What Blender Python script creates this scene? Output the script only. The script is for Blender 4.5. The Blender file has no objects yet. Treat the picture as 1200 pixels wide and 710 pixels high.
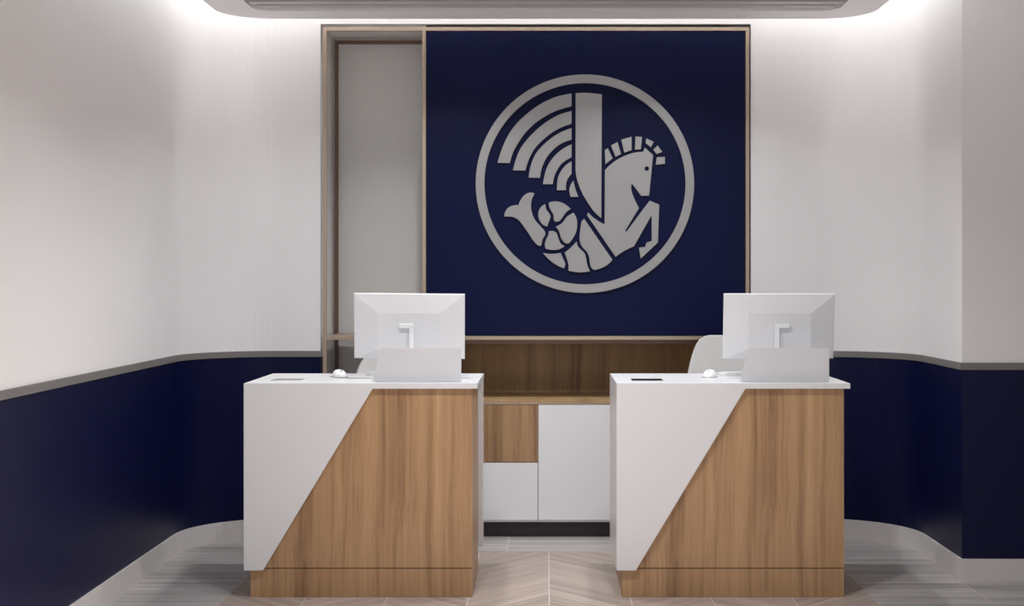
import bpy, bmesh, math, random
from mathutils import Vector, Matrix
random.seed(7)
scene = bpy.context.scene
COL = scene.collection
PI = math.pi

# ------------------------------------------------------------------ camera
F = 1560.0            # focal length in pixels of the 1200 px wide frame
EYE = 1.55
cam_d = bpy.data.cameras.new('camera')
cam = bpy.data.objects.new('camera', cam_d)
COL.objects.link(cam)
cam.location = (0, 0, EYE)
cam.rotation_euler = (PI / 2, 0, 0)
cam_d.sensor_width = 36.0
cam_d.lens = 36.0 * F / 1200.0
cam_d.shift_x = -40.0 / 1200.0
cam_d.shift_y = -27.0 / 1200.0
cam_d.clip_end = 100
scene.camera = cam

# ------------------------------------------------------------------ world (bright concourse beyond the open front of the room)
world = bpy.data.worlds.new('world')
scene.world = world
world.use_nodes = True
bg = world.node_tree.nodes['Background']
bg.inputs[0].default_value = (0.96, 0.98, 1.0, 1)
bg.inputs[1].default_value = 0.82

COVE_STRENGTH = 13.0
LAMP_POWER = (12.5, 16.5, 38.0)   # watts: rear, middle and added front row under the canopy
LAMP_SPREAD = (130.0, 130.0, 62.0)    # beam cut-off in degrees

vs = scene.view_settings
vs.view_transform = 'Standard'
vs.look = 'None'
vs.exposure = 0.17
vs.gamma = 1.0
vs.use_curve_mapping = False


# ------------------------------------------------------------------ helpers
def lin(r, g, b):
    def f(c):
        c /= 255.0
        return c / 12.92 if c <= 0.04045 else ((c + 0.055) / 1.055) ** 2.4
    return (f(r), f(g), f(b), 1.0)


def new_mat(name):
    m = bpy.data.materials.new(name)
    m.use_nodes = True
    nt = m.node_tree
    return m, nt, nt.nodes['Principled BSDF']


def plain(name, col, rough=0.5, metal=0.0, coat=0.0, bump=0.0, bscale=200.0, var=0.03, spec=0.5):
    """plain finish with a faint procedural mottling of colour and relief"""
    m, nt, b = new_mat(name)
    b.inputs['Roughness'].default_value = rough
    b.inputs['Metallic'].default_value = metal
    b.inputs['Coat Weight'].default_value = coat
    b.inputs['Specular IOR Level'].default_value = spec
    tc = nt.nodes.new('ShaderNodeTexCoord')
    n = nt.nodes.new('ShaderNodeTexNoise')
    n.inputs['Scale'].default_value = 3.0
    n.inputs['Detail'].default_value = 4.0
    nt.links.new(tc.outputs['Object'], n.inputs['Vector'])
    mx = nt.nodes.new('ShaderNodeMix'); mx.data_type = 'RGBA'
    mx.inputs[6].default_value = tuple(c * (1 - var) for c in col[:3]) + (1,)
    mx.inputs[7].default_value = tuple(min(1, c * (1 + var)) for c in col[:3]) + (1,)
    nt.links.new(n.outputs['Fac'], mx.inputs[0])
    nt.links.new(mx.outputs[2], b.inputs['Base Color'])
    if bump:
        n2 = nt.nodes.new('ShaderNodeTexNoise')
        n2.inputs['Scale'].default_value = bscale
        nt.links.new(tc.outputs['Object'], n2.inputs['Vector'])
        bp = nt.nodes.new('ShaderNodeBump')
        bp.inputs['Strength'].default_value = bump
        bp.inputs['Distance'].default_value = 0.001
        nt.links.new(n2.outputs['Fac'], bp.inputs['Height'])
        nt.links.new(bp.outputs['Normal'], b.inputs['Normal'])
    return m


def emit(name, col, strength):
    m = bpy.data.materials.new(name)
    m.use_nodes = True
    nt = m.node_tree
    nt.nodes.remove(nt.nodes['Principled BSDF'])
    e = nt.nodes.new('ShaderNodeEmission')
    e.inputs[0].default_value = col
    e.inputs[1].default_value = strength
    nt.links.new(e.outputs[0], nt.nodes['Material Output'].inputs[0])
    return m


def wood(name, stops, scale_x=7.0, rough=0.42, seed=0.0):
    """straight vertical-grain veneer: broad streaks, fine pores and slow waviness along Z"""
    m, nt, b = new_mat(name)
    L = nt.links.new
    tc = nt.nodes.new('ShaderNodeTexCoord')
    wob = nt.nodes.new('ShaderNodeTexNoise'); wob.inputs['Scale'].default_value = 1.0
    mp0 = nt.nodes.new('ShaderNodeMapping'); mp0.inputs['Scale'].default_value = (2.0, 2.0, 1.6)
    L(tc.outputs['Object'], mp0.inputs[0]); L(mp0.outputs[0], wob.inputs['Vector'])
    sub = nt.nodes.new('ShaderNodeVectorMath'); sub.operation = 'SUBTRACT'; sub.inputs[1].default_value = (.5, .5, .5)
    L(wob.outputs['Color'], sub.inputs[0])
    scl = nt.nodes.new('ShaderNodeVectorMath'); scl.operation = 'MULTIPLY'; scl.inputs[1].default_value = (.05, .05, 0)
    L(sub.outputs[0], scl.inputs[0])
    add = nt.nodes.new('ShaderNodeVectorMath'); add.operation = 'ADD'
    L(tc.outputs['Object'], add.inputs[0]); L(scl.outputs[0], add.inputs[1])

    def streak(sx, sz, det, w):
        mp = nt.nodes.new('ShaderNodeMapping')
        mp.inputs['Scale'].default_value = (sx, sx, sz)
        mp.inputs['Location'].default_value = (seed + w, seed * 2, w)
        L(add.outputs[0], mp.inputs[0])
        n = nt.nodes.new('ShaderNodeTexNoise')
        n.inputs['Scale'].default_value = 1.0
        n.inputs['Detail'].default_value = det
        n.inputs['Roughness'].default_value = 0.6
        L(mp.outputs[0], n.inputs['Vector'])
        return n
    a = streak(scale_x * 1.7, 0.35, 3.0, 1.3)
    c = streak(scale_x * 7, 0.8, 4.0, 7.7)
    d = streak(scale_x * 30, 4.0, 2.0, 3.1)
    m1 = nt.nodes.new('ShaderNodeMix'); m1.data_type = 'FLOAT'; m1.inputs[0].default_value = 0.36
    L(a.outputs['Fac'], m1.inputs[2]); L(c.outputs['Fac'], m1.inputs[3])
    m2 = nt.nodes.new('ShaderNodeMix'); m2.data_type = 'FLOAT'; m2.inputs[0].default_value = 0.16
    L(m1.outputs[0], m2.inputs[2]); L(d.outputs['Fac'], m2.inputs[3])
    r = nt.nodes.new('ShaderNodeValToRGB')
    el = r.color_ramp.elements
    el[0].position, el[0].color = stops[0]
    el[1].position, el[1].color = stops[-1]
    for p, col in stops[1:-1]:
        e = el.new(p); e.color = col
    L(m2.outputs[0], r.inputs[0]); L(r.outputs[0], b.inputs['Base Color'])
    b.inputs['Roughness'].default_value = rough
    bp = nt.nodes.new('ShaderNodeBump'); bp.inputs['Strength'].default_value = 0.15; bp.inputs['Distance'].default_value = 0.0006
    L(d.outputs['Fac'], bp.inputs['Height']); L(bp.outputs['Normal'], b.inputs['Normal'])
    return m


def streaky_tile(name, c0, c1, rotz=0.0, rough=0.4, rnd=0.25):
    """wood-look porcelain: long streaks, every tile with its own tone"""
    m, nt, b = new_mat(name)
    L = nt.links.new
    tc = nt.nodes.new('ShaderNodeTexCoord')
    oi = nt.nodes.new('ShaderNodeObjectInfo')
    mp = nt.nodes.new('ShaderNodeMapping'); mp.vector_type = 'TEXTURE'
    mp.inputs['Rotation'].default_value = (0, 0, rotz)
    mp.inputs['Scale'].default_value = (1.6, 0.055, 1)
    L(tc.outputs['Object'], mp.inputs[0])
    mul = nt.nodes.new('ShaderNodeMath'); mul.operation = 'MULTIPLY'; mul.inputs[1].default_value = 61.0
    L(oi.outputs['Random'], mul.inputs[0])
    n = nt.nodes.new('ShaderNodeTexNoise'); n.noise_dimensions = '4D'
    n.inputs['Scale'].default_value = 1.0; n.inputs['Detail'].default_value = 5.0; n.inputs['Roughness'].default_value = 0.62
    L(mp.outputs[0], n.inputs['Vector']); L(mul.outputs[0], n.inputs['W'])
    r = nt.nodes.new('ShaderNodeValToRGB')
    r.color_ramp.elements[0].position = 0.3; r.color_ramp.elements[0].color = c0
    r.color_ramp.elements[1].position = 0.7; r.color_ramp.elements[1].color = c1
    L(n.outputs['Fac'], r.inputs[0])
    mr = nt.nodes.new('ShaderNodeMapRange')
    mr.inputs['To Min'].default_value = 1 - rnd / 2; mr.inputs['To Max'].default_value = 1 + rnd / 2
    L(oi.outputs['Random'], mr.inputs['Value'])
    hs = nt.nodes.new('ShaderNodeHueSaturation')
    L(mr.outputs[0], hs.inputs['Value']); L(r.outputs[0], hs.inputs['Color'])
    L(hs.outputs[0], b.inputs['Base Color'])
    b.inputs['Roughness'].default_value = rough
    return m


def tag(o, label=None, cat=None, group=None, kind=None):
    if label: o['label'] = label
    if cat: o['category'] = cat
    if group: o['group'] = group
    if kind: o['kind'] = kind
    return o


def empty(name, loc=(0, 0, 0), rz=0.0):
    o = bpy.data.objects.new(name, None)
    o.empty_display_size = 0.1
    COL.objects.link(o)
    o.location = loc
    o.rotation_euler = (0, 0, rz)
    return o


def link(name, bm, mat, parent=None, smooth=False):
    bmesh.ops.recalc_face_normals(bm, faces=bm.faces[:])
    me = bpy.data.meshes.new(name)
    bm.to_mesh(me); bm.free()
    if mat: me.materials.append(mat)
    if smooth:
        for p in me.polygons: p.use_smooth = True
    o = bpy.data.objects.new(name, me)
    COL.objects.link(o)
    if parent: o.parent = parent
    return o


def add_box(bm, x0, x1, y0, y1, z0, z1, bev=0.0, seg=2):
    r = bmesh.ops.create_cube(bm, size=1.0)
    vv = r['verts']
    for v in vv:
        v.co = Vector(((x0 + x1) / 2 + v.co.x * (x1 - x0), (y0 + y1) / 2 + v.co.y * (y1 - y0), (z0 + z1) / 2 + v.co.z * (z1 - z0)))
    if bev:
        ee = list({e for v in vv for e in v.link_edges})
        bmesh.ops.bevel(bm, geom=ee, offset=bev, segments=seg, affect='EDGES', profile=0.5)


def box(name, mat, parent, x0, x1, y0, y1, z0, z1, bev=0.0):
    bm = bmesh.new()
    add_box(bm, x0, x1, y0, y1, z0, z1, bev)
    return link(name, bm, mat, parent)


def add_prism(bm, pts, a0, a1, axis='y'):
    """extrude a 2D outline: axis 'y' -> pts are (x, z); axis 'z' -> pts are (x, y)"""
    def P(p, a):
        return (p[0], a, p[1]) if axis == 'y' else (p[0], p[1], a)
    lo = [bm.verts.new(P(p, a0)) for p in pts]
    hi = [bm.verts.new(P(p, a1)) for p in pts]
    bm.faces.new(lo); bm.faces.new(hi[::-1])
    n = len(pts)
    for i in range(n):
        j = (i + 1) % n
        bm.faces.new((lo[i], hi[i], hi[j], lo[j]))


def add_lathe(bm, prof, seg=24, origin=(0, 0, 0)):
    ox, oy, oz = origin
    rings = []
    for r, z in prof:
        if r < 1e-6:
            rings.append([bm.verts.new((ox, oy, oz + z))])
        else:
            rings.append([bm.verts.new((ox + r * math.cos(2 * PI * k / seg), oy + r * math.sin(2 * PI * k / seg), oz + z)) for k in range(seg)])
    for a, b in zip(rings, rings[1:]):
        for k in range(seg):
            k2 = (k + 1) % seg
            if len(a) == 1 and len(b) == 1: continue
            if len(a) == 1: bm.faces.new((a[0], b[k], b[k2]))
            elif len(b) == 1: bm.faces.new((a[k], b[0], a[k2]))
            else: bm.faces.new((a[k], b[k], b[k2], a[k2]))


def add_tube(bm, pts, r, seg=8):
    pts = [Vector(p) for p in pts]
    rings = []
    for i, p in enumerate(pts):
        d = (pts[min(i + 1, len(pts) - 1)] - pts[max(i - 1, 0)]).normalized()
        up = Vector((0, 0, 1)) if abs(d.z) < 0.9 else Vector((1, 0, 0))
        s = d.cross(up).normalized(); t = s.cross(d).normalized()
        rings.append([bm.verts.new(p + s * (r * math.cos(2 * PI * k / seg)) + t * (r * math.sin(2 * PI * k / seg))) for k in range(seg)])
    for a, b in zip(rings, rings[1:]):
        for k in range(seg):
            bm.faces.new((a[k], a[(k + 1) % seg], b[(k + 1) % seg], b[k]))
    bm.faces.new(rings[0]); bm.faces.new(rings[-1][::-1])


def copy_tree(o, parent=None):
    c = o.copy(); COL.objects.link(c)
    c.parent = parent
    for ch in o.children: copy_tree(ch, c)
    return c


# ------------------------------------------------------------------ materials
M = {}
M['wall'] = plain('wall_white_paint', lin(239, 237, 237), 0.6, bump=0.12, bscale=420, var=0.006)
M['navy'] = plain('navy_satin_paint', lin(10, 15, 54), 0.36, spec=0.2, bump=0.10, bscale=300, var=0.02)
M['navy_panel'] = plain('navy_matt_panel', lin(6, 14, 54), 0.45, spec=0.16, bump=0.05, bscale=500, var=0.02)
M['niche'] = plain('grey_niche_paint', lin(226, 224, 222), 0.6, bump=0.1, bscale=420, var=0.008)
M['rail'] = plain('grey_rail', lin(122, 119, 116), 0.5, var=0.02)
M['base'] = plain('white_skirting', lin(214, 208, 206), 0.45, var=0.01)
M['ceil'] = plain('ceiling_paint', lin(235, 234, 233), 0.7, var=0.006)
M['canopy'] = plain('canopy_paint', lin(248, 247, 247), 0.6, var=0.006)
M['slat'] = plain('baffle_grey', lin(205, 203, 206), 0.5, var=0.01)
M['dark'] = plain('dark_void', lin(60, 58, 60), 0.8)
M['solid'] = plain('white_solid_surface', lin(218, 217, 219), 0.34, var=0.006)
M['door'] = plain('white_door_lacquer', lin(238, 237, 239), 0.4, var=0.006)
M['bronze'] = plain('champagne_bronze', lin(186, 166, 147), 0.42, metal=0.5, var=0.03)
M['bronze_dark'] = plain('dark_bronze', lin(120, 98, 84), 0.45, metal=0.6, var=0.03)
M['emblem'] = plain('emblem_satin_metal', lin(168, 166, 166), 0.42, metal=0.75, var=0.015)
M['kick'] = plain('dark_kick', lin(50, 38, 42), 0.5)
M['plastic'] = plain('white_plastic', lin(229, 228, 230), 0.38, var=0.006)
M['plastic_b'] = plain('bright_white_plastic', lin(244, 243, 244), 0.3, var=0.004)
M['shield'] = plain('white_screen_sheet', lin(208, 207, 210), 0.4, var=0.006)
M['screen'] = plain('black_glass', lin(12, 12, 14), 0.08)
M['black'] = plain('black_insert', lin(26, 24, 25), 0.3)
M['greyins'] = plain('grey_insert', lin(176, 174, 173), 0.4)
M['key'] = plain('pale_key', lin(225, 225, 226), 0.5)
M['chair'] = plain('white_chair_shell', lin(206, 204, 202), 0.5, bump=0.1, bscale=260, var=0.01)
M['chrome'] = plain('brushed_chrome', lin(190, 190, 192), 0.25, metal=1.0)
M['rubber'] = plain('black_rubber', lin(28, 28, 30), 0.6)
M['grout'] = plain('pale_grout', lin(214, 205, 198), 0.8, bump=0.2)
M['led'] = emit('led_strip_light', (1.0, 0.995, 0.985, 1), COVE_STRENGTH)
M['lamp'] = emit('downlight_lens', (1.0, 0.985, 0.98, 1), 12.0)
W_STOPS = [(0.33, lin(116, 84, 56)), (0.42, lin(148, 112, 78)), (0.50, lin(168, 131, 94)), (0.59, lin(180, 143, 104)), (0.70, lin(193, 160, 120))]
M['wood'] = wood('walnut_veneer', W_STOPS, 7.0)
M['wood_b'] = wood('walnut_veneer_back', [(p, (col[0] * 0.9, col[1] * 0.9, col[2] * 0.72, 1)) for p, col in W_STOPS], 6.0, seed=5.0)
M['wood_top'] = wood('walnut_worktop', [(0.3, lin(150, 116, 80)), (0.5, lin(180, 146, 106)), (0.7, lin(196, 164, 124))], 5.0, seed=9.0)
M['tile_g'] = streaky_tile('grey_streaked_tile', lin(138, 132, 130), lin(196, 190, 188), 0.0, 0.42, 0.2)
M['tile_l'] = streaky_tile('beige_chevron_tile_rising', lin(146, 130, 121), lin(188, 172, 162), PI / 4, 0.42, 0.16)
M['tile_r'] = streaky_tile('beige_chevron_tile_falling', lin(146, 130, 121), lin(188, 172, 162), -PI / 4, 0.42, 0.16)

# ------------------------------------------------------------------ room geometry constants
XL, XR, YB, YF = -2.10, 2.14, 8.0, 6.85      # left wall, right wall, back wall, front-facing return wall
RC = 0.50                                    # radius of the rounded inner corners
NX0, NX1, NZ, NY = -1.356, 1.230, 3.088, 8.50  # niche
CEIL = 3.42
Z_RAIL0, Z_RAIL1, Z_BASE = 1.088, 1.124, 0.116
YREAR, XFAR = -2.0, 5.0


def arc(cx, cy, r, a0, a1, n=20):
    return [(cx + r * math.cos(a0 + (a1 - a0) * k / n), cy + r * math.sin(a0 + (a1 - a0) * k / n)) for k in range(n + 1)]


path_left = [(XL, YREAR), (XL, 4.0)] + arc(XL + RC, YB - RC, RC, PI, PI / 2) + [(NX0, YB)]
path_right = [(NX1, YB)] + arc(XR - RC, YB - RC, RC, PI / 2, 0) + [(XR, YF), (XFAR, YF), (XFAR, YREAR)]


def offset_path(pts, d):
    """offset to the left of the walking direction (room interior lies to the right)"""
    out = []
    n = len(pts)
    for i, p in enumerate(pts):
        def nrm(a, b):
            v = Vector((b[0] - a[0], b[1] - a[1])).normalized()
            return Vector((-v.y, v.x))
        if i == 0: m = nrm(pts[0], pts[1])
        elif i == n - 1: m = nrm(pts[-2], pts[-1])
        else:
            n1, n2 = nrm(pts[i - 1], p), nrm(p, pts[i + 1])
            m = (n1 + n2).normalized()
            m = m / max(0.3, m.dot(n1))
        out.append((p[0] + m.x * d, p[1] + m.y * d))
    return out


def strip(name, path, d0, d1, z0, z1, mat, parent=None, kind='structure', bev=False):
    a, b = offset_path(path, d0), offset_path(path, d1)
    bm = bmesh.new()
    rows = []
    for p, q in zip(a, b):
        rows.append([bm.verts.new((p[0], p[1], z0)), bm.verts.new((p[0], p[1], z1)), bm.verts.new((q[0], q[1], z1)), bm.verts.new((q[0], q[1], z0))])
    for r, s in zip(rows, rows[1:]):
        for k in range(4):
            bm.faces.new((r[k], r[(k + 1) % 4], s[(k + 1) % 4], s[k]))
    bm.faces.new(rows[0]); bm.faces.new(rows[-1][::-1])
    o = link(name, bm, mat, parent)
    if kind and not parent: o['kind'] = kind
    return o


for side, path in (('left', path_left), ('right', path_right)):
    w = strip('wall_' + side, path, 0.0, 0.10, Z_RAIL0, CEIL, M['wall'])
    strip('painted_dado', path, 0.0, 0.10, 0.0, Z_RAIL0, M['navy'], w)
    strip('baseboard_' + side, path, -0.012, 0.0, 0.0, Z_BASE, M['base'])
strip('trim_1', path_left, -0.010, 0.0, Z_RAIL0, Z_RAIL1, M['rail'])
strip('trim_2', path_right, -0.010, 0.0, Z_RAIL0, Z_RAIL1, M['rail'])

# wall above the niche and the grey lined niche itself
tag(box('wall_back', M['wall'], None, NX0, NX1, YB, YB + 0.10, NZ, CEIL), kind='structure')
bm = bmesh.new()
add_box(bm, NX0 - 0.05, NX0, YB + 0.10, NY + 0.05, 0, NZ)
add_box(bm, NX1, NX1 + 0.05, YB + 0.10, NY + 0.05, 0, NZ)
add_box(bm, NX0, NX1, NY, NY + 0.05, 0, NZ)
add_box(bm, NX0 - 0.05, NX1 + 0.05, YB + 0.10, NY + 0.05, NZ, NZ + 0.05)
add_box(bm, -0.742, -0.726, YB + 0.04, NY, 0, NZ)
tag(link('wall_niche', bm, M['niche']), kind='structure')

# main ceiling
tag(box('ceiling', M['ceil'], None, XL - 0.1, XFAR + 0.1, YREAR, NY + 0.1, CEIL, CEIL + 0.05), kind='structure')

# ------------------------------------------------------------------ floor with real tiles
fl = tag(box('floor', M['grout'], None, XL - 0.1, XFAR + 0.1, YREAR, NY + 0.05, -0.06, -0.0012), kind='structure')
CX, CW, CP, CY1 = 0.015, 0.395, 0.140, 7.60
G = 0.0023
Y_PICK = 4.6


def clip_y(poly, lim, keep_below):
    out = []
    for i in range(len(poly)):
        a, b = poly[i], poly[(i + 1) % len(poly)]
        ia = a[1] <= lim if keep_below else a[1] >= lim
        ib = b[1] <= lim if keep_below else b[1] >= lim
        if ia: out.append(a)
        if ia != ib:
            t = (lim - a[1]) / (b[1] - a[1])
            out.append((a[0] + (b[0] - a[0]) * t, lim))
    return out


far = {1: bmesh.new(), -1: bmesh.new()}
full_mesh = {}
for k in range(-4, 4):
    x0, x1 = CX + k * CW + G, CX + (k + 1) * CW - G
    up = 1 if (k % 2) else -1            # rising towards the seam at CX on its left side
    n0 = int((YREAR - 0.5) / CP)
    for j in range(n0, 62):
        ya = j * CP
        yb0, yb1 = (ya, ya + CW) if up > 0 else (ya + CW, ya)
        poly = [(x0, yb0 + G), (x1, yb1 + G), (x1, yb1 + CP - G), (x0, yb0 + CP - G)]
        lo = min(p[1] for p in poly); hi = max(p[1] for p in poly)
        if lo >= CY1 - 0.02 or hi <= YREAR + 0.02: continue
        whole = hi <= CY1 - G and lo >= YREAR
        if not whole:
            poly = clip_y(clip_y(poly, CY1 - G, True), YREAR, False)
            if len(poly) < 3: continue
        if lo >= Y_PICK:
            cx, cy = (x0 + x1) / 2, (lo + hi) / 2
            key = up if whole else None
            mat = M['tile_l'] if up > 0 else M['tile_r']
            if key and key in full_mesh:
                o = bpy.data.objects.new('tile', full_mesh[key]); COL.objects.link(o); o.parent = fl
            else:
                b_ = bmesh.new(); add_prism(b_, [(p[0] - cx, p[1] - cy) for p in poly], -0.0012, 0.0, 'z')
                o = link('tile', b_, mat, fl)
                if key: full_mesh[key] = o.data
            o.location = (cx, cy, 0)
        else:
            add_prism(far[up], poly, -0.0012, 0.0, 'z')
for up, nm in ((1, 'tile_l'), (-1, 'tile_r')):
    tag(link('chevron_tiling', far[up], M[nm], fl), kind='stuff')


def grey_tile(x0, x1, y0, y1):
    cx, cy = (x0 + x1) / 2, (y0 + y1) / 2
    o = box('tile', M['tile_g'], fl, x0 - cx + G, x1 - cx - G, y0 - cy + G, y1 - cy - G, -0.0012, 0.0)
    o.location = (cx, cy, 0)
    return o


for x0, x1 in ((XL - 0.05, -1.424), (-1.424, -0.224), (-0.224, 0.976), (0.976, XR + 0.05)):
    grey_tile(x0, x1, CY1, NY - 0.02)
XB0, XB1 = CX - 4 * CW, CX + 4 * CW
y = CY1
while y > YREAR + 0.05:
    y0 = max(y - 0.4, YREAR)
    grey_tile(XL - 0.02, XB0, y0, y)
    grey_tile(XB1, XR, y0, y)
    if y0 < YF:
        x = XR
        while x < XFAR:
            grey_tile(x, min(x + 1.2, XFAR), y0, min(y, YF + 0.05))
            x += 1.2
    y = y0

# ------------------------------------------------------------------ ceiling canopy with baffles and hidden cove light
def rounded_rect(x0, x1, y0, y1, r, n=10):
    pts = []
    for cx, cy, a in ((x1 - r, y1 - r, 0), (x0 + r, y1 - r, PI / 2), (x0 + r, y0 + r, PI), (x1 - r, y0 + r, 1.5 * PI)):
        pts += arc(cx, cy, r, a, a + PI / 2, n)
    return pts


can = tag(empty('ceiling_canopy', (0, 6.9, 3.075)), 'pale grey rounded drop ceiling panel with linear baffles above the niche', 'ceiling panel')
outer = rounded_rect(-1.872, 1.872, 4.2 - 6.9, 7.775 - 6.9, 0.27)
inner = rounded_rect(-1.65, 1.65, 4.42 - 6.9, 7.545 - 6.9, 0.10)
bm = bmesh.new()
T = 0.14
vo0 = [bm.verts.new((x, y, 0)) for x, y in outer]; vi0 = [bm.verts.new((x, y, 0)) for x, y in inner]
vo1 = [bm.verts.new((x, y, T)) for x, y in outer]; vi1 = [bm.verts.new((x, y, T)) for x, y in inner]
n = len(outer)
for i in range(n):
    j = (i + 1) % n
    bm.faces.new((vo0[i], vo0[j], vi0[j], vi0[i]))
    bm.faces.new((vo1[i], vi1[i], vi1[j], vo1[j]))
    bm.faces.new((vo0[i], vo1[i], vo1[j], vo0[j]))
    bm.faces.new((vi0[i], vi0[j], vi1[j], vi1[i]))
link('panel_border', bm, M['canopy'], can)
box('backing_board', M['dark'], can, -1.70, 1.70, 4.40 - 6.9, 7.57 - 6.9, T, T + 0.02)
for s in range(30):
    yy = 7.515 - 0.105 * s - 6.9
    inset = 0.03 if s == 0 else 0.0
    box('baffle', M['slat'], can, -1.645 + inset, 1.645 - inset, yy - 0.062, yy, 0.010, 0.06)
# light line hidden in the cove: a U-shaped strip under the main ceiling, above the gap round the canopy
def u_path(off):
    x_, y_, r_ = 1.985 + off, 7.885 + off - 6.9, 0.38 + off
    return [(-x_, 5.0 - 6.9)] + arc(-x_ + r_, y_ - r_, r_, PI, PI / 2, 10) + arc(x_ - r_, y_ - r_, r_, PI / 2, 0, 10) + [(x_, 6.0 - 6.9)]


pa, pb = u_path(-0.02), u_path(0.02)
zt, zb = CEIL - 3.075, CEIL - 3.075 - 0.012
bm = bmesh.new()
rows = [[bm.verts.new((p[0], p[1], zt)), bm.verts.new((q[0], q[1], zt)), bm.verts.new((q[0], q[1], zb)), bm.verts.new((p[0], p[1], zb))] for p, q in zip(pa, pb)]
for r, s in zip(rows, rows[1:]):
    for k in range(4):
        bm.faces.new((r[k], r[(k + 1) % 4], s[(k + 1) % 4], s[k]))
bm.faces.new(rows[0]); bm.faces.new(rows[-1][::-1])
link('light_strip', bm, M['led'], can)
for sx in (-1.2, 1.2):
    for sy in (-2.2, 0.5):
        bm = bmesh.new(); add_lathe(bm, [(0, T + 0.02), (0.008, T + 0.02), (0.008, CEIL - 3.075), (0, CEIL - 3.075)], 8, (sx, sy, 0))
        link('hanger', bm, M['chrome'], can)

# downlights: three rows fixed under the canopy baffles, the narrow-beam front row added to bounce light onto the canopy
CZ = 3.075 + 0.010
DL = [(-0.6, 7.0, CZ), (0.6, 7.0, CZ), (-0.5, 5.3, CZ), (0.45, 5.3, CZ), (-0.7, 4.55, CZ), (0.7, 4.55, CZ)]
proto = None
for i, (x, y, z) in enumerate(DL):
    if proto is None:
        d_ = empty('downlight', (x, y, z))
        bm = bmesh.new(); add_lathe(bm, [(0.052, 0), (0.052, -0.008), (0.066, -0.007), (0.070, 0.0), (0.052, 0)], 28)
        link('trim_ring', bm, M['canopy'], d_, True)
        bm = bmesh.new(); add_lathe(bm, [(0, 0.0), (0.052, 0.0), (0.052, -0.005), (0, -0.005)], 28)
        link('lens', bm, M['lamp'], d_)
        ld = bpy.data.lights.new('downlight_beam', 'AREA')
        ld.shape = 'DISK'; ld.size = 0.10; ld.energy = LAMP_POWER[0]; ld.spread = math.radians(LAMP_SPREAD[0]); ld.color = (0.955, 0.98, 1.0)
        lo = bpy.data.objects.new('downlight_beam', ld); COL.objects.link(lo)
        lo.parent = d_; lo.location = (0, 0, -0.010)
        proto = d_
    else:
        d_ = copy_tree(proto); d_.location = (x, y, z)
        for ch in d_.children:
            if ch.type == 'LIGHT':
                ch.data = ch.data.copy(); ch.data.energy = LAMP_POWER[i // 2]; ch.data.spread = math.radians(LAMP_SPREAD[i // 2])
    where = ('left', 'right')[i % 2]
    row = ('rear pair under the ceiling panel baffles', 'middle pair under the ceiling panel baffles', 'added front pair under the ceiling panel baffles, for floor bounce')[i // 2]
    tag(d_, 'small round downlight, %s one of the %s' % (where, row), 'downlight', 'ceiling downlights')

# ------------------------------------------------------------------ display frame, shelf, navy panel
fr = tag(empty('display_frame', (0, 8.0, 0)), 'tall slim champagne bronze frame lining the wall niche, with one shelf', 'frame')
TB = 0.022
for nm, x0, y0, mt in (('post', -1.340, -0.010, 'bronze'), ('post', -0.7436, -0.010, 'bronze'), ('post', 1.198, -0.010, 'bronze'),
                       ('rear_post', -1.340, 0.434, 'bronze_dark'), ('rear_post', -0.765, 0.434, 'bronze_dark')):
    z1 = 3.0455 if -0.78 < x0 < -0.7 else 3.068
    box(nm, M[mt], fr, x0, x0 + TB, y0, y0 + TB, 0.0, z1, 0.001)
box('top_rail', M['bronze'], fr, -1.340 + TB, 1.198, -0.010, 0.012, 3.046, 3.068, 0.001)
box('rear_top_rail', M['bronze_dark'], fr, -1.340 + TB, -0.765, 0.434, 0.456, 3.046, 3.068, 0.001)
box('shelf', M['bronze'], fr, -1.340 + TB, -0.7436, -0.008, 0.434, 1.190, 1.2125, 0.001)
box('lower_rail', M['bronze'], fr, -0.7436 + TB, 1.198, -0.010, 0.012, 1.190, 1.2125, 0.001)
box('lower_liner', M['bronze_dark'], fr, -0.7436 + TB, 1.198, 0.012, 0.46, 1.168, 1.190)

pan = tag(box('feature_panel', M['navy_panel'], None, -0.7436 + TB + 0.004, 1.194, 7.9935, 8.0135, 1.216, 3.042, 0.0008),
          'large flat navy blue panel inside the bronze frame, carrying the round emblem', 'panel')

# ------------------------------------------------------------------ emblem: separate satin metal plates, traced to scale
YE = 7.981
SE = F / YE
EC = (685.5, 215.2)
emb = tag(empty('wall_emblem', ((EC[0] - 640) / SE, YE, EYE + (328 - EC[1]) / SE)),
          'round silver emblem of a winged horse with coiled fish tail on the navy panel', 'emblem')


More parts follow.
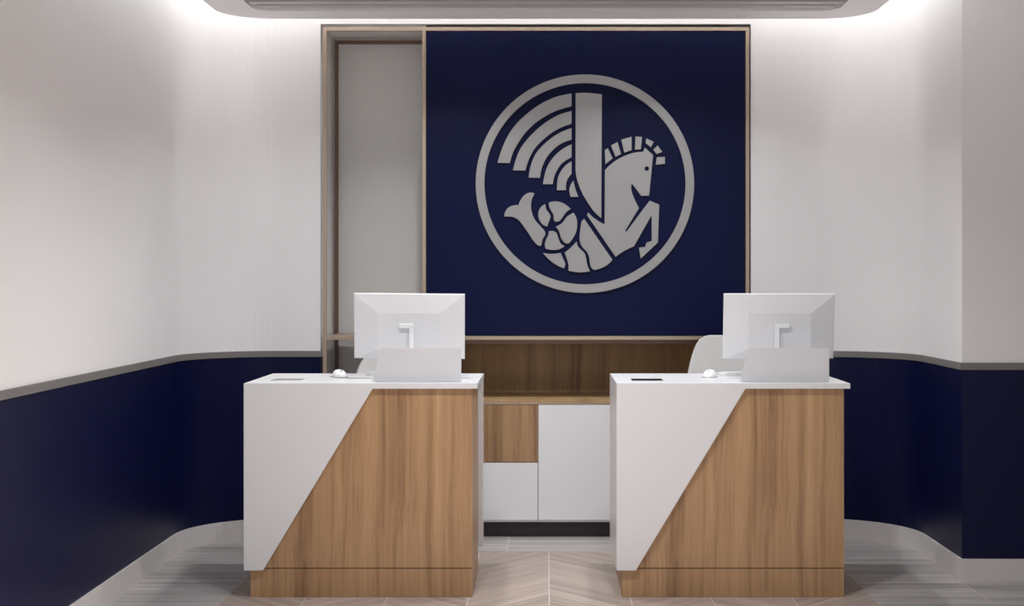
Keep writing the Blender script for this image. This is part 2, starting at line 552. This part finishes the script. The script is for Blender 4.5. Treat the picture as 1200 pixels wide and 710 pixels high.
def smooth(pts, sub=5):
    """closed outline: (x, y) are curve points, (x, y, 1) are corners"""
    n = len(pts); out = []
    for i in range(n):
        p0, p1, p2, p3 = pts[i - 1], pts[i], pts[(i + 1) % n], pts[(i + 2) % n]
        c1, c2 = len(p1) > 2, len(p2) > 2
        if c1 and c2:
            out.append((p1[0], p1[1])); continue
        def tan(a, b, corner_self, self_, other, sgn):
            if corner_self:
                return None
            return ((b[0] - a[0]) / 2, (b[1] - a[1]) / 2)
        t1 = tan(p0, p2, c1, p1, p2, 1); t2 = tan(p1, p3, c2, p2, p1, -1)
        ch = (p2[0] - p1[0], p2[1] - p1[1])
        L_ = math.hypot(*ch)
        def lim(t):
            l = math.hypot(*t)
            k = L_ / l if l > 1e-6 else 1
            return (t[0] * k, t[1] * k)
        if t1 is not None: t1 = lim(t1)
        if t2 is not None: t2 = lim(t2)
        if t1 is None: t1 = (1.5 * ch[0] - 0.5 * t2[0], 1.5 * ch[1] - 0.5 * t2[1])
        if t2 is None: t2 = (1.5 * ch[0] - 0.5 * t1[0], 1.5 * ch[1] - 0.5 * t1[1])
        for s in range(sub):
            t = s / sub
            h = (2 * t**3 - 3 * t**2 + 1, t**3 - 2 * t**2 + t, -2 * t**3 + 3 * t**2, t**3 - t**2)
            out.append(tuple(h[0] * p1[q] + h[1] * t1[q] + h[2] * p2[q] + h[3] * t2[q] for q in (0, 1)))
    return out


def plate(name, pts, holes=(), th=0.012):
    o2 = [smooth(pts)] + list(holes)
    bm = bmesh.new()
    loops = []
    edges = []
    for lp in o2:
        vv = [bm.verts.new(((x - EC[0]) / SE, 0, (EC[1] - y) / SE)) for x, y in lp]
        loops.append(vv)
        for i in range(len(vv)): edges.append(bm.edges.new((vv[i], vv[(i + 1) % len(vv)])))
    bmesh.ops.triangle_fill(bm, use_beauty=True, use_dissolve=False, edges=edges)
    front = bm.faces[:]
    r = bmesh.ops.extrude_face_region(bm, geom=front)
    ex = [g for g in r['geom'] if isinstance(g, bmesh.types.BMVert)]
    for v in ex: v.co.y += th
    return link(name, bm, M['emblem'], emb)


def circle(cx, cy, r, n=16):
    return [(cx + r * math.cos(2 * PI * k / n), cy + r * math.sin(2 * PI * k / n)) for k in range(n)]


bm = bmesh.new()
N = 128
ro, ri = 128.0 / SE, 117.9 / SE
rg = [[], [], [], []]
for k in range(N):
    ca, sa = math.cos(2 * PI * k / N), math.sin(2 * PI * k / N)
    for q, (r_, y_) in enumerate(((ro, 0), (ri, 0), (ri, 0.012), (ro, 0.012))):
        rg[q].append(bm.verts.new((r_ * ca, y_, r_ * sa)))
for k in range(N):
    j = (k + 1) % N
    for q in range(4):
        bm.faces.new((rg[q][k], rg[q][j], rg[(q + 1) % 4][j], rg[(q + 1) % 4][k]))
link('ring', bm, M['emblem'], emb)

K = 1
FEATHERS = [
    [(669.8, 109.5, K), (650, 114), (630, 124), (610, 140), (598, 154.5), (589.5, 171), (583, 190.8, K), (597.5, 191, K), (600.6, 180), (606, 169.5), (616, 155), (630, 142), (650, 130.5), (669.8, 124.5, K)],
    [(669.8, 130, K), (655, 134.5), (640, 143), (626, 154.5), (614, 168), (607, 180), (601, 199.5, K), (615.7, 199.7, K), (620, 186), (627, 173.5), (640, 160.5), (655, 150.5), (669.8, 144.8, K)],
    [(669.8, 150, K), (655, 156), (642, 165), (630, 177), (624, 188), (621, 198), (619.5, 208, K), (632.8, 208.2, K), (635, 196.5), (640, 185.5), (647.5, 176), (657, 168.5), (669.8, 163.5, K)],
    [(669.8, 169, K), (660, 174), (650, 182.5), (643, 192), (639, 202), (636.2, 215.8, K), (647.8, 215.8, K), (649.5, 207), (653, 199), (659, 191), (669.8, 184, K)],
    [(669.8, 189, K), (663, 193.5), (657, 201), (653.5, 210), (652.8, 222.8, K), (663.5, 222.8, K), (663.2, 217), (665, 210), (669.8, 203.5, K)],
    [(672, 211.5, K), (668.5, 217), (667.2, 223), (668.8, 230.5, K), (677.8, 230.5, K), (674.5, 222)],
]
for f_ in FEATHERS: plate('feather', f_)
plate('wing', [(674.6, 109.2, K), (687, 108.7), (705.3, 110.5, K), (704.6, 255.4, K), (696, 247.6), (688.2, 236.3), (681.4, 224.5), (677, 212.7), (675, 204), (674.5, 196, K)])
plate('tail_fin', [(591, 253.8, K), (591.8, 248.7), (595.2, 243.7), (600.3, 241), (607.7, 240.1, K), (609.6, 235.2), (613.8, 229.3), (618.9, 226.1), (624, 225.7), (626.3, 226.9, K), (623.5, 232.7), (622.3, 241.1), (623.5, 249.6), (627.3, 258), (634.1, 265.6), (638.3, 270.7), (639, 274.5), (638, 276.8), (635.8, 280.3), (634.1, 287.9, K), (630.7, 287.4), (625.6, 282.8), (618.9, 272.7), (610, 260.2), (606.5, 256.8), (602, 254.5), (596, 253.6)])
for s_ in (
    [(638.9, 239, K), (634.1, 242.4), (631.1, 247.9), (631.1, 254.7), (634.1, 261), (638.3, 264.4), (641.5, 265.2, K), (642.6, 261.4), (645.1, 253.8), (643.4, 249.6), (640.2, 245.4)],
    [(643, 237.3, K), (651, 235.8), (660.3, 238.2), (668.9, 244.7, K), (663.7, 248.3), (658.6, 255.5), (655.2, 259), (650.2, 259.6, K), (648.9, 256.3), (648.5, 251.3), (644.2, 243.7)],
    [(672.1, 249.2, K), (675.5, 255.5), (676.4, 264), (675.1, 271.6), (671.7, 278.6), (666.6, 285.2, K), (662, 284.5), (657.8, 279.4), (655.2, 271), (651.2, 265.5, K), (658.6, 261.3), (664.5, 253.8)],
    [(643, 271, K), (647.6, 270.6), (651.9, 272.7), (654.4, 279.4), (657.3, 285.4), (661.8, 288.3, K), (655.2, 292), (647.6, 292.8), (639.6, 291.4, K), (638.5, 287), (640, 280.3), (642.6, 275.2)],
    [(636.2, 296.3, K), (645.9, 297.4), (657.1, 296.2, K), (659.5, 302.3), (662.4, 309), (660.7, 314.5, K), (651.9, 310.3), (643.4, 304)],
    [(675.9, 282.8, K), (676.9, 287.8), (680.3, 292), (684.9, 296.3), (686.6, 301.3), (688.3, 310.6), (691.4, 317.8, K), (678.6, 319.1), (665.9, 317, K), (666.3, 311.5), (665.1, 305.6), (661.7, 295.9, K), (668.5, 290.4)],
    [(684.5, 256.2, K), (717.7, 304.3, K), (710.7, 311), (698, 316.1), (693.8, 314.5), (691.7, 309.8), (690.4, 301.3), (687.9, 295.4), (682, 288.7), (679.6, 282.8), (679.3, 277.3), (680.3, 267.2), (681.6, 259.2, K)],
): plate('tail_segment', s_)
plate('horse_body', [(708.9, 199.4, K), (715.2, 193), (723.7, 186.7), (733.8, 181.9), (744, 178.8), (753.7, 177.8, K), (755.8, 172.9, K), (765.3, 181.6, K), (760.7, 229.1, K), (751.3, 229.4, K), (746, 222), (740.4, 215, K), (739.7, 221.3), (742.9, 231.6), (748.8, 243.8, K), (732.8, 270.1, K), (733.7, 271.9, K), (761.4, 235, K), (772.5, 239.8, K), (771, 284.2, K), (750.8, 303, K), (748.8, 290.1, K), (756.2, 289.3, K), (757.7, 284.2, K), (763.9, 282.2, K), (763.6, 252.1, K), (742.9, 288.6, K), (731, 294.2), (721.5, 300.9, K), (687.9, 252, K), (689.4, 248.8, K), (696.3, 255.6), (708.6, 263, K)],
      holes=[circle(758, 197.5, 2.7)])
for q in (
    [(105, 245), (145, 220), (212, 360), (112, 440)], [(190, 180), (280, 135), (328, 300), (252, 338)], [(332, 102), (475, 62), (475, 245), (375, 280)],
    [(530, 58), (620, 65), (603, 235), (522, 238)], [(680, 85), (782, 132), (743, 208), (670, 148)], [(835, 183), (900, 272), (823, 300), (775, 240)], [(825, 345), (935, 340), (940, 435), (812, 450)],
): plate('mane_block', [(700 + x / 11.83, 155 + y / 11.83, K) for x, y in q])

# ------------------------------------------------------------------ back counter in the niche
def cabinet(x0, x1, kind, label):
    c_ = tag(empty('base_cabinet', ((x0 + x1) / 2, 8.02, 0)), label, 'cabinet', 'low cabinets in the niche')
    w_ = (x1 - x0) / 2
    box('body', M['door'], c_, -w_ + 0.0005, w_ - 0.0005, 0.0, 0.45, 0.092, 0.800)
    box('toe_kick', M['kick'], c_, -w_ + 0.0005, w_ - 0.0005, 0.030, 0.045, 0.0, 0.091)
    g = 0.0022
    if kind == 'split':
        box('upper_drawer', M['wood'], c_, -w_ + g, w_ - g, -0.020, -0.001, 0.455, 0.800 - 0.001, 0.0008)['label'] = 'walnut veneer drawer front'
        box('lower_drawer', M['door'], c_, -w_ + g, w_ - g, -0.020, -0.001, 0.108, 0.451, 0.0008)
    else:
        box('door', M['door'], c_, -w_ + g, w_ - g, -0.020, -0.001, 0.108, 0.800 - 0.001, 0.0008)
    return c_


cabinet(-0.719, -0.0487, 'split', 'low cabinet with walnut drawer front above a white one, beside the left desk')
cabinet(-0.0487, 0.575, 'door', 'low cabinet with plain white door, seen between the two desks')
cabinet(0.575, 1.194, 'door', 'low white cabinet in the niche hidden behind the right desk')
wt = empty('worktop', (0.24, 8.0, 0.80))
tag(wt, 'thin walnut worktop running along the low niche cabinets', 'worktop')
box('top_board', M['wood_top'], wt, -0.959, 0.954, 0.0, 0.458, 0.013, 0.033, 0.001)
box('edge_strip', M['bronze'], wt, -0.959, 0.954, 0.0, 0.020, 0.003, 0.0128)
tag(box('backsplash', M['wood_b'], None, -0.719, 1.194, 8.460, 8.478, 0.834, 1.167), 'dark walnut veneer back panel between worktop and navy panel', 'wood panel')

# ------------------------------------------------------------------ reception desks
def make_desk():
    d_ = empty('reception_desk', (-0.905, 6.83, 0))
    ox, oy = -0.905, 6.83
    X = lambda v: v - ox
    Y = lambda v: v - oy
    x0, x1, y0, y1 = X(-1.473), X(-0.335), Y(6.485), Y(7.18)
    hx0, hx1, hy0, hy1 = X(-1.386), X(-1.228), Y(6.655), Y(6.81)
    bm = bmesh.new()
    rows = []
    for z in (1.0205, 1.046):
        rows.append([[bm.verts.new((x, y, z)) for x in (x0, hx0, hx1, x1)] for y in (y0, hy0, hy1, y1)])
    for r in rows:
        for j in range(3):
            for i in range(3):
                if i == 1 and j == 1: continue
                bm.faces.new((r[j][i], r[j][i + 1], r[j + 1][i + 1], r[j + 1][i]))
    def wall_(loop):
        for a_, b_ in zip(loop, loop[1:] + loop[:1]):
            bm.faces.new((rows[0][a_[0]][a_[1]], rows[0][b_[0]][b_[1]], rows[1][b_[0]][b_[1]], rows[1][a_[0]][a_[1]]))
    wall_([(0, 0), (0, 1), (0, 2), (0, 3), (1, 3), (2, 3), (3, 3), (3, 2), (3, 1), (3, 0), (2, 0), (1, 0)])
    wall_([(1, 1), (1, 2), (2, 2), (2, 1)])
    top = link('countertop', bm, M['solid'], d_)
    bm = bmesh.new()
    add_prism(bm, [(X(-1.473), 1.0205), (X(-0.846), 1.0205), (X(-1.380), 0.135), (X(-1.473), 0.135)], Y(6.485), Y(6.504))
    p = link('front_panel', bm, M['solid'], d_)
    p['label'] = 'white slanted front panel'
    box('side_panel', M['solid'], d_, X(-1.473), X(-1.4525), Y(6.505), Y(7.18), 0.135, 1.020)
    box('end_panel', M['solid'], d_, X(-0.42), X(-0.337), Y(7.052), Y(7.178), 0.135, 1.020)
    box('rear_panel', M['solid'], d_, X(-1.452), X(-0.421), Y(7.150), Y(7.17), 0.135, 1.020)
    box('wood_front', M['wood'], d_, X(-1.445), X(-0.361), Y(6.505), Y(7.05), 0.143, 1.0200, 0.001)['label'] = 'walnut veneer body'
    box('plinth', M['wood'], d_, X(-1.445), X(-0.361), Y(6.505), Y(7.05), 0.0, 0.1385, 0.001)
    box('shadow_gap', M['kick'], d_, X(-1.440), X(-0.366), Y(6.513), Y(7.04), 0.1386, 0.1429)
    return d_, (hx0, hx1, hy0, hy1)


desk, hole = make_desk()
tag(desk, 'left reception desk, walnut with a white slanted front and pale inset tray', 'desk', 'reception desks')
desk2 = copy_tree(desk)
DX = 1.8165
desk2.location.x += DX
tag(desk2, 'right reception desk, walnut with a white slanted front and black inset', 'desk', 'reception desks')
for dk, mt, lb in ((desk, 'greyins', 'grey recessed tray'), (desk2, 'black', 'black recessed insert')):
    hx0, hx1, hy0, hy1 = hole
    bm = bmesh.new()
    e = 0.0008
    add_box(bm, hx0 + e, hx1 - e, hy0 + e, hy1 - e, 1.0206, 1.0405)
    for bx_ in ((hx0 + e, hx0 + 0.006, hy0 + e, hy1 - e), (hx1 - 0.006, hx1 - e, hy0 + e, hy1 - e), (hx0 + 0.006, hx1 - 0.006, hy0 + e, hy0 + 0.006), (hx0 + 0.006, hx1 - 0.006, hy1 - 0.006, hy1 - e)):
        add_box(bm, *bx_, 1.0405, 1.0452)
    link('inset_tray', bm, M[mt], dk)['label'] = lb

ZD = 1.0465


# ------------------------------------------------------------------ monitors (backs towards the viewer)
def monitor(x, y, side, roll, label):
    m_ = tag(empty('monitor', (x, y, ZD)), label, 'monitor', 'white desktop monitors')
    W, H, ZC = 0.570, 0.338, 1.312 - ZD
    tilt = math.radians(7.0)
    Mx = Matrix.Translation((0, 0.03, ZC)) @ Matrix.Rotation(tilt, 4, 'X') @ Matrix.Rotation(roll, 4, 'Y')
    bm = bmesh.new()
    def ring(wx0, wx1, z0, z1, y_):
        return [bm.verts.new(Mx @ Vector(p)) for p in ((wx0, y_, z0), (wx1, y_, z0), (wx1, y_, z1), (wx0, y_, z1))]
    r0 = ring(-W / 2, W / 2, -H / 2, H / 2, 0.012)
    r1 = ring(-W / 2, W / 2, -H / 2, H / 2, 0.0)
    r2 = ring(-W / 2 + 0.004, W / 2 - 0.004, -H / 2 + 0.004, H / 2 - 0.004, -0.003)
    r3 = ring(-W / 2 + 0.125, W / 2 - 0.125, -H / 2 + 0.052, H / 2 - 0.098, -0.028)
    for a_, b_ in ((r0, r1), (r1, r2), (r2, r3)):
        for i in range(4):
            j = (i + 1) % 4
            bm.faces.new((a_[i], a_[j], b_[j], b_[i]))
    bm.faces.new(r0); bm.faces.new(r3[::-1])
    link('housing', bm, M['plastic'], m_)
    def tb(name, mat, *b_, bev=0.0):
        bm_ = bmesh.new(); add_box(bm_, *b_, bev); bmesh.ops.transform(bm_, matrix=Mx, verts=bm_.verts[:])
        return link(name, bm_, mat, m_)
    tb('screen', M['screen'], -W / 2 + 0.008, W / 2 - 0.008, 0.0122, 0.0135, -H / 2 + 0.012, H / 2 - 0.008)
    tb('mounting_plate', M['plastic'], -0.068, 0.068, -0.0300, -0.0285, -0.075, 0.060)
    zc = 1.314 - ZD
    # stand: short hooked bracket, one slim upright, flat foot; overhead light put into their paler colour
    bm = bmesh.new(); add_box(bm, -0.011 * side - 0.037, -0.011 * side + 0.037, -0.018, -0.003, zc - 0.011, zc + 0.011, 0.002)
    link('stand_bracket', bm, M['plastic_b'], m_)
    bm = bmesh.new(); add_box(bm, 0.015 * side - 0.011, 0.015 * side + 0.011, -0.018, -0.006, 0.008, zc - 0.0112, 0.002)
    link('stand_neck', bm, M['plastic_b'], m_)
    bm = bmesh.new(); add_box(bm, -0.12, 0.12, -0.10, 0.09, 0.0, 0.008, 0.003)
    link('stand_foot', bm, M['plastic_b'], m_)
    return m_


monitor(-0.7045, 6.83, 1, math.radians(0.5), 'white monitor seen from behind on the left desk')
monitor(1.1985, 6.83, -1, 0.0, 'white monitor seen from behind on the right desk')


# ------------------------------------------------------------------ low screens along the desk fronts
def counter_screen(x, label):
    s_ = tag(empty('counter_screen', (x, 6.555, ZD)), label, 'counter screen', 'white counter screens')
    bm = bmesh.new()
    add_prism(bm, [(-0.219, 0.0035), (0.219, 0.0035), (0.219, 0.1675), (-0.179, 0.1675)], 0.0, 0.006)
    link('panel', bm, M['shield'], s_)
    box('foot_flange', M['shield'], s_, -0.205, 0.213, 0.0, 0.055, 0.0, 0.003)
    return s_


counter_screen(-0.637, 'low white slanted screen in front of the left monitor')
counter_screen(1.1745, 'low white slanted screen in front of the right monitor')


# ------------------------------------------------------------------ keyboards and mice
def keyboard(x, y, rz, label):
    k_ = tag(empty('keyboard', (x, y, ZD), rz), label, 'keyboard', 'white keyboards')
    bm = bmesh.new()
    add_prism(bm, [(-0.07, 0.0), (0.07, 0.0), (0.07, 0.008), (-0.07, 0.016)], -0.215, 0.215)
    bmesh.ops.rotate(bm, verts=bm.verts[:], cent=(0, 0, 0), matrix=Matrix.Rotation(PI / 2, 3, 'Z'))
    bmesh.ops.bevel(bm, geom=bm.edges[:], offset=0.0025, segments=2, affect='EDGES')
    link('case', bm, M['plastic_b'], k_)
    bm = bmesh.new(); add_box(bm, -0.0075, 0.0075, -0.0075, 0.0075, 0.0, 0.004, 0.001)
    me = None
    for r in range(5):
        for c in range(15):
            if me is None:
                o = link('key', bm, M['key'], k_); me = o.data
            else:
                o = bpy.data.objects.new('key', me); COL.objects.link(o); o.parent = k_
            yy = -0.05 + r * 0.024
            o.location = ((c - 7) * 0.0272, yy, 0.0122 - yy / 0.14 * 0.008)
            o.scale = (1.45, 1.25, 1)
    return k_


def mouse(x, y, rz, label):
    m_ = tag(empty('computer_mouse', (x, y, ZD), rz), label, 'mouse', 'white computer mice')
    bm = bmesh.new()
    nu, nv = 20, 8
    rings = []
    for i in range(nv + 1):
        a_ = (PI / 2) * i / nv
        rr, zz = math.cos(a_) ** 0.75, math.sin(a_)
        if i == nv: rings.append([bm.verts.new((0, 0.006, 0.039))]); continue
        rings.append([bm.verts.new((0.035 * rr * math.cos(2 * PI * k / nu), 0.055 * rr * math.sin(2 * PI * k / nu), 0.001 + 0.038 * zz * (1 + 0.10 * math.sin(2 * PI * k / nu) * rr))) for k in range(nu)])
    for a_, b_ in zip(rings, rings[1:]):
        for k in range(nu):
            j = (k + 1) % nu
            if len(b_) == 1: bm.faces.new((a_[k], a_[j], b_[0]))
            else: bm.faces.new((a_[k], a_[j], b_[j], b_[k]))
    bm.faces.new(rings[0][::-1])
    link('shell', bm, M['plastic_b'], m_, True)
    bm = bmesh.new(); add_lathe(bm, [(0, -0.004), (0.009, -0.003), (0.009, 0.003), (0, 0.004)], 14)
    bmesh.ops.rotate(bm, verts=bm.verts[:], cent=(0, 0, 0), matrix=Matrix.Rotation(PI / 2, 3, 'Y'))
    bmesh.ops.translate(bm, verts=bm.verts[:], vec=(0, -0.030, 0.030))
    link('scroll_wheel', bm, M['greyins'], m_)
    bm = bmesh.new(); add_box(bm, -0.034, 0.034, -0.052, 0.052, 0.0, 0.0035, 0.001)
    link('sole', bm, M['greyins'], m_)
    return m_


keyboard(-0.735, 7.06, 0.0, 'white keyboard behind the screen on the left desk')
keyboard(1.125, 7.06, 0.0, 'white keyboard behind the screen on the right desk')
mouse(-1.072, 6.90, 0.5, 'white mouse lying on the left desk')
mouse(0.848, 6.90, -0.3, 'white mouse lying on the right desk')


# ------------------------------------------------------------------ tall desk chairs behind the counters
def chair(x, y, dz, rz, label):
    c_ = tag(empty('desk_chair', (x, y, 0), rz), label, 'chair', 'white desk chairs')
    # (y, z, half width, seat-curl, back-curl)
    prof = [(-0.235, 0.735, 0.17, 0.00, 0.0), (-0.225, 0.765, 0.205, 0.010, 0.0), (-0.15, 0.775, 0.235, 0.03, 0.0), (0.0, 0.765, 0.258, 0.05, 0.0), (0.12, 0.77, 0.270, 0.07, 0.01),
            (0.185, 0.82, 0.275, 0.06, 0.02), (0.215, 0.91, 0.274, 0.03, 0.018), (0.235, 1.02, 0.264, 0.01, 0.012), (0.252, 1.10, 0.246, 0.0, 0.008), (0.265, 1.155, 0.226, 0.0, 0.005),
            (0.272, 1.195, 0.207, 0.0, 0.003), (0.276, 1.218, 0.180, 0.0, 0.0), (0.278, 1.228, 0.135, 0, 0.0)]
    nu = 17
    bm = bmesh.new()
    g = []
    for (py, pz, w, sc, bc) in prof:
        row = []
        for i in range(nu):
            u = -1 + 2 * i / (nu - 1)
            q = abs(u) ** 2.4
            row.append(bm.verts.new((w * math.sin(u * PI / 2 * 0.96) / math.sin(PI / 2 * 0.96), py - bc * q, pz + sc * q + dz)))
        g.append(row)
    for a_, b_ in zip(g, g[1:]):
        for i in range(nu - 1): bm.faces.new((a_[i], a_[i + 1], b_[i + 1], b_[i]))
    sh = link('seat_shell', bm, M['chair'], c_, True)
    md = sh.modifiers.new('thick', 'SOLIDIFY'); md.thickness = 0.030; md.offset = 0
    sd = sh.modifiers.new('sub', 'SUBSURF'); sd.levels = 1; sd.render_levels = 2
    bm = bmesh.new(); add_lathe(bm, [(0, 0.10), (0.028, 0.10), (0.028, 0.42), (0.018, 0.42), (0.018, 0.725 + dz), (0.09, 0.735 + dz), (0.09, 0.748 + dz), (0, 0.748 + dz)], 20)
    link('gas_column', bm, M['chrome'], c_, True)
    bm = bmesh.new()
    R, r = 0.20, 0.011
    rows = []
    for i in range(32):
        a_ = 2 * PI * i / 32
        rows.append([bm.verts.new(((R + r * math.cos(b_)) * math.cos(a_), (R + r * math.cos(b_)) * math.sin(a_), 0.30 + r * math.sin(b_))) for b_ in [2 * PI * k / 8 for k in range(8)]])
    for i in range(32):
        for k in range(8):
            bm.faces.new((rows[i][k], rows[(i + 1) % 32][k], rows[(i + 1) % 32][(k + 1) % 8], rows[i][(k + 1) % 8]))
    for k in range(3):
        a_ = 2 * PI * k / 3
        add_tube(bm, [(0.02 * math.cos(a_), 0.02 * math.sin(a_), 0.34), (0.2 * math.cos(a_), 0.2 * math.sin(a_), 0.30)], 0.008)
    link('foot_ring', bm, M['chrome'], c_, True)
    for k in range(5):
        a_ = 2 * PI * k / 5 + 0.3
        bm = bmesh.new()
        add_tube(bm, [(0.02 * math.cos(a_), 0.02 * math.sin(a_), 0.115), (0.25 * math.cos(a_), 0.25 * math.sin(a_), 0.075)], 0.015)
        lg = link('leg', bm, M['chrome'], c_, True)
        bm = bmesh.new(); add_lathe(bm, [(0, -0.018), (0.024, -0.016), (0.027, 0), (0.024, 0.016), (0, 0.018)], 14)
        bmesh.ops.rotate(bm, verts=bm.verts[:], cent=(0, 0, 0), matrix=Matrix.Rotation(PI / 2, 3, 'Y'))
        bmesh.ops.rotate(bm, verts=bm.verts[:], cent=(0, 0, 0), matrix=Matrix.Rotation(a_ + 0.6, 3, 'Z'))
        bmesh.ops.translate(bm, verts=bm.verts[:], vec=(0.25 * math.cos(a_), 0.25 * math.sin(a_), 0.027))
        link('caster', bm, M['rubber'], lg, True)
    return c_


chair(1.090, 7.49, 0.0, 0.0, 'white bucket desk chair rising behind the right desk')
chair(-0.835, 7.50, -0.11, 0.12, 'white bucket desk chair mostly hidden behind the left monitor')
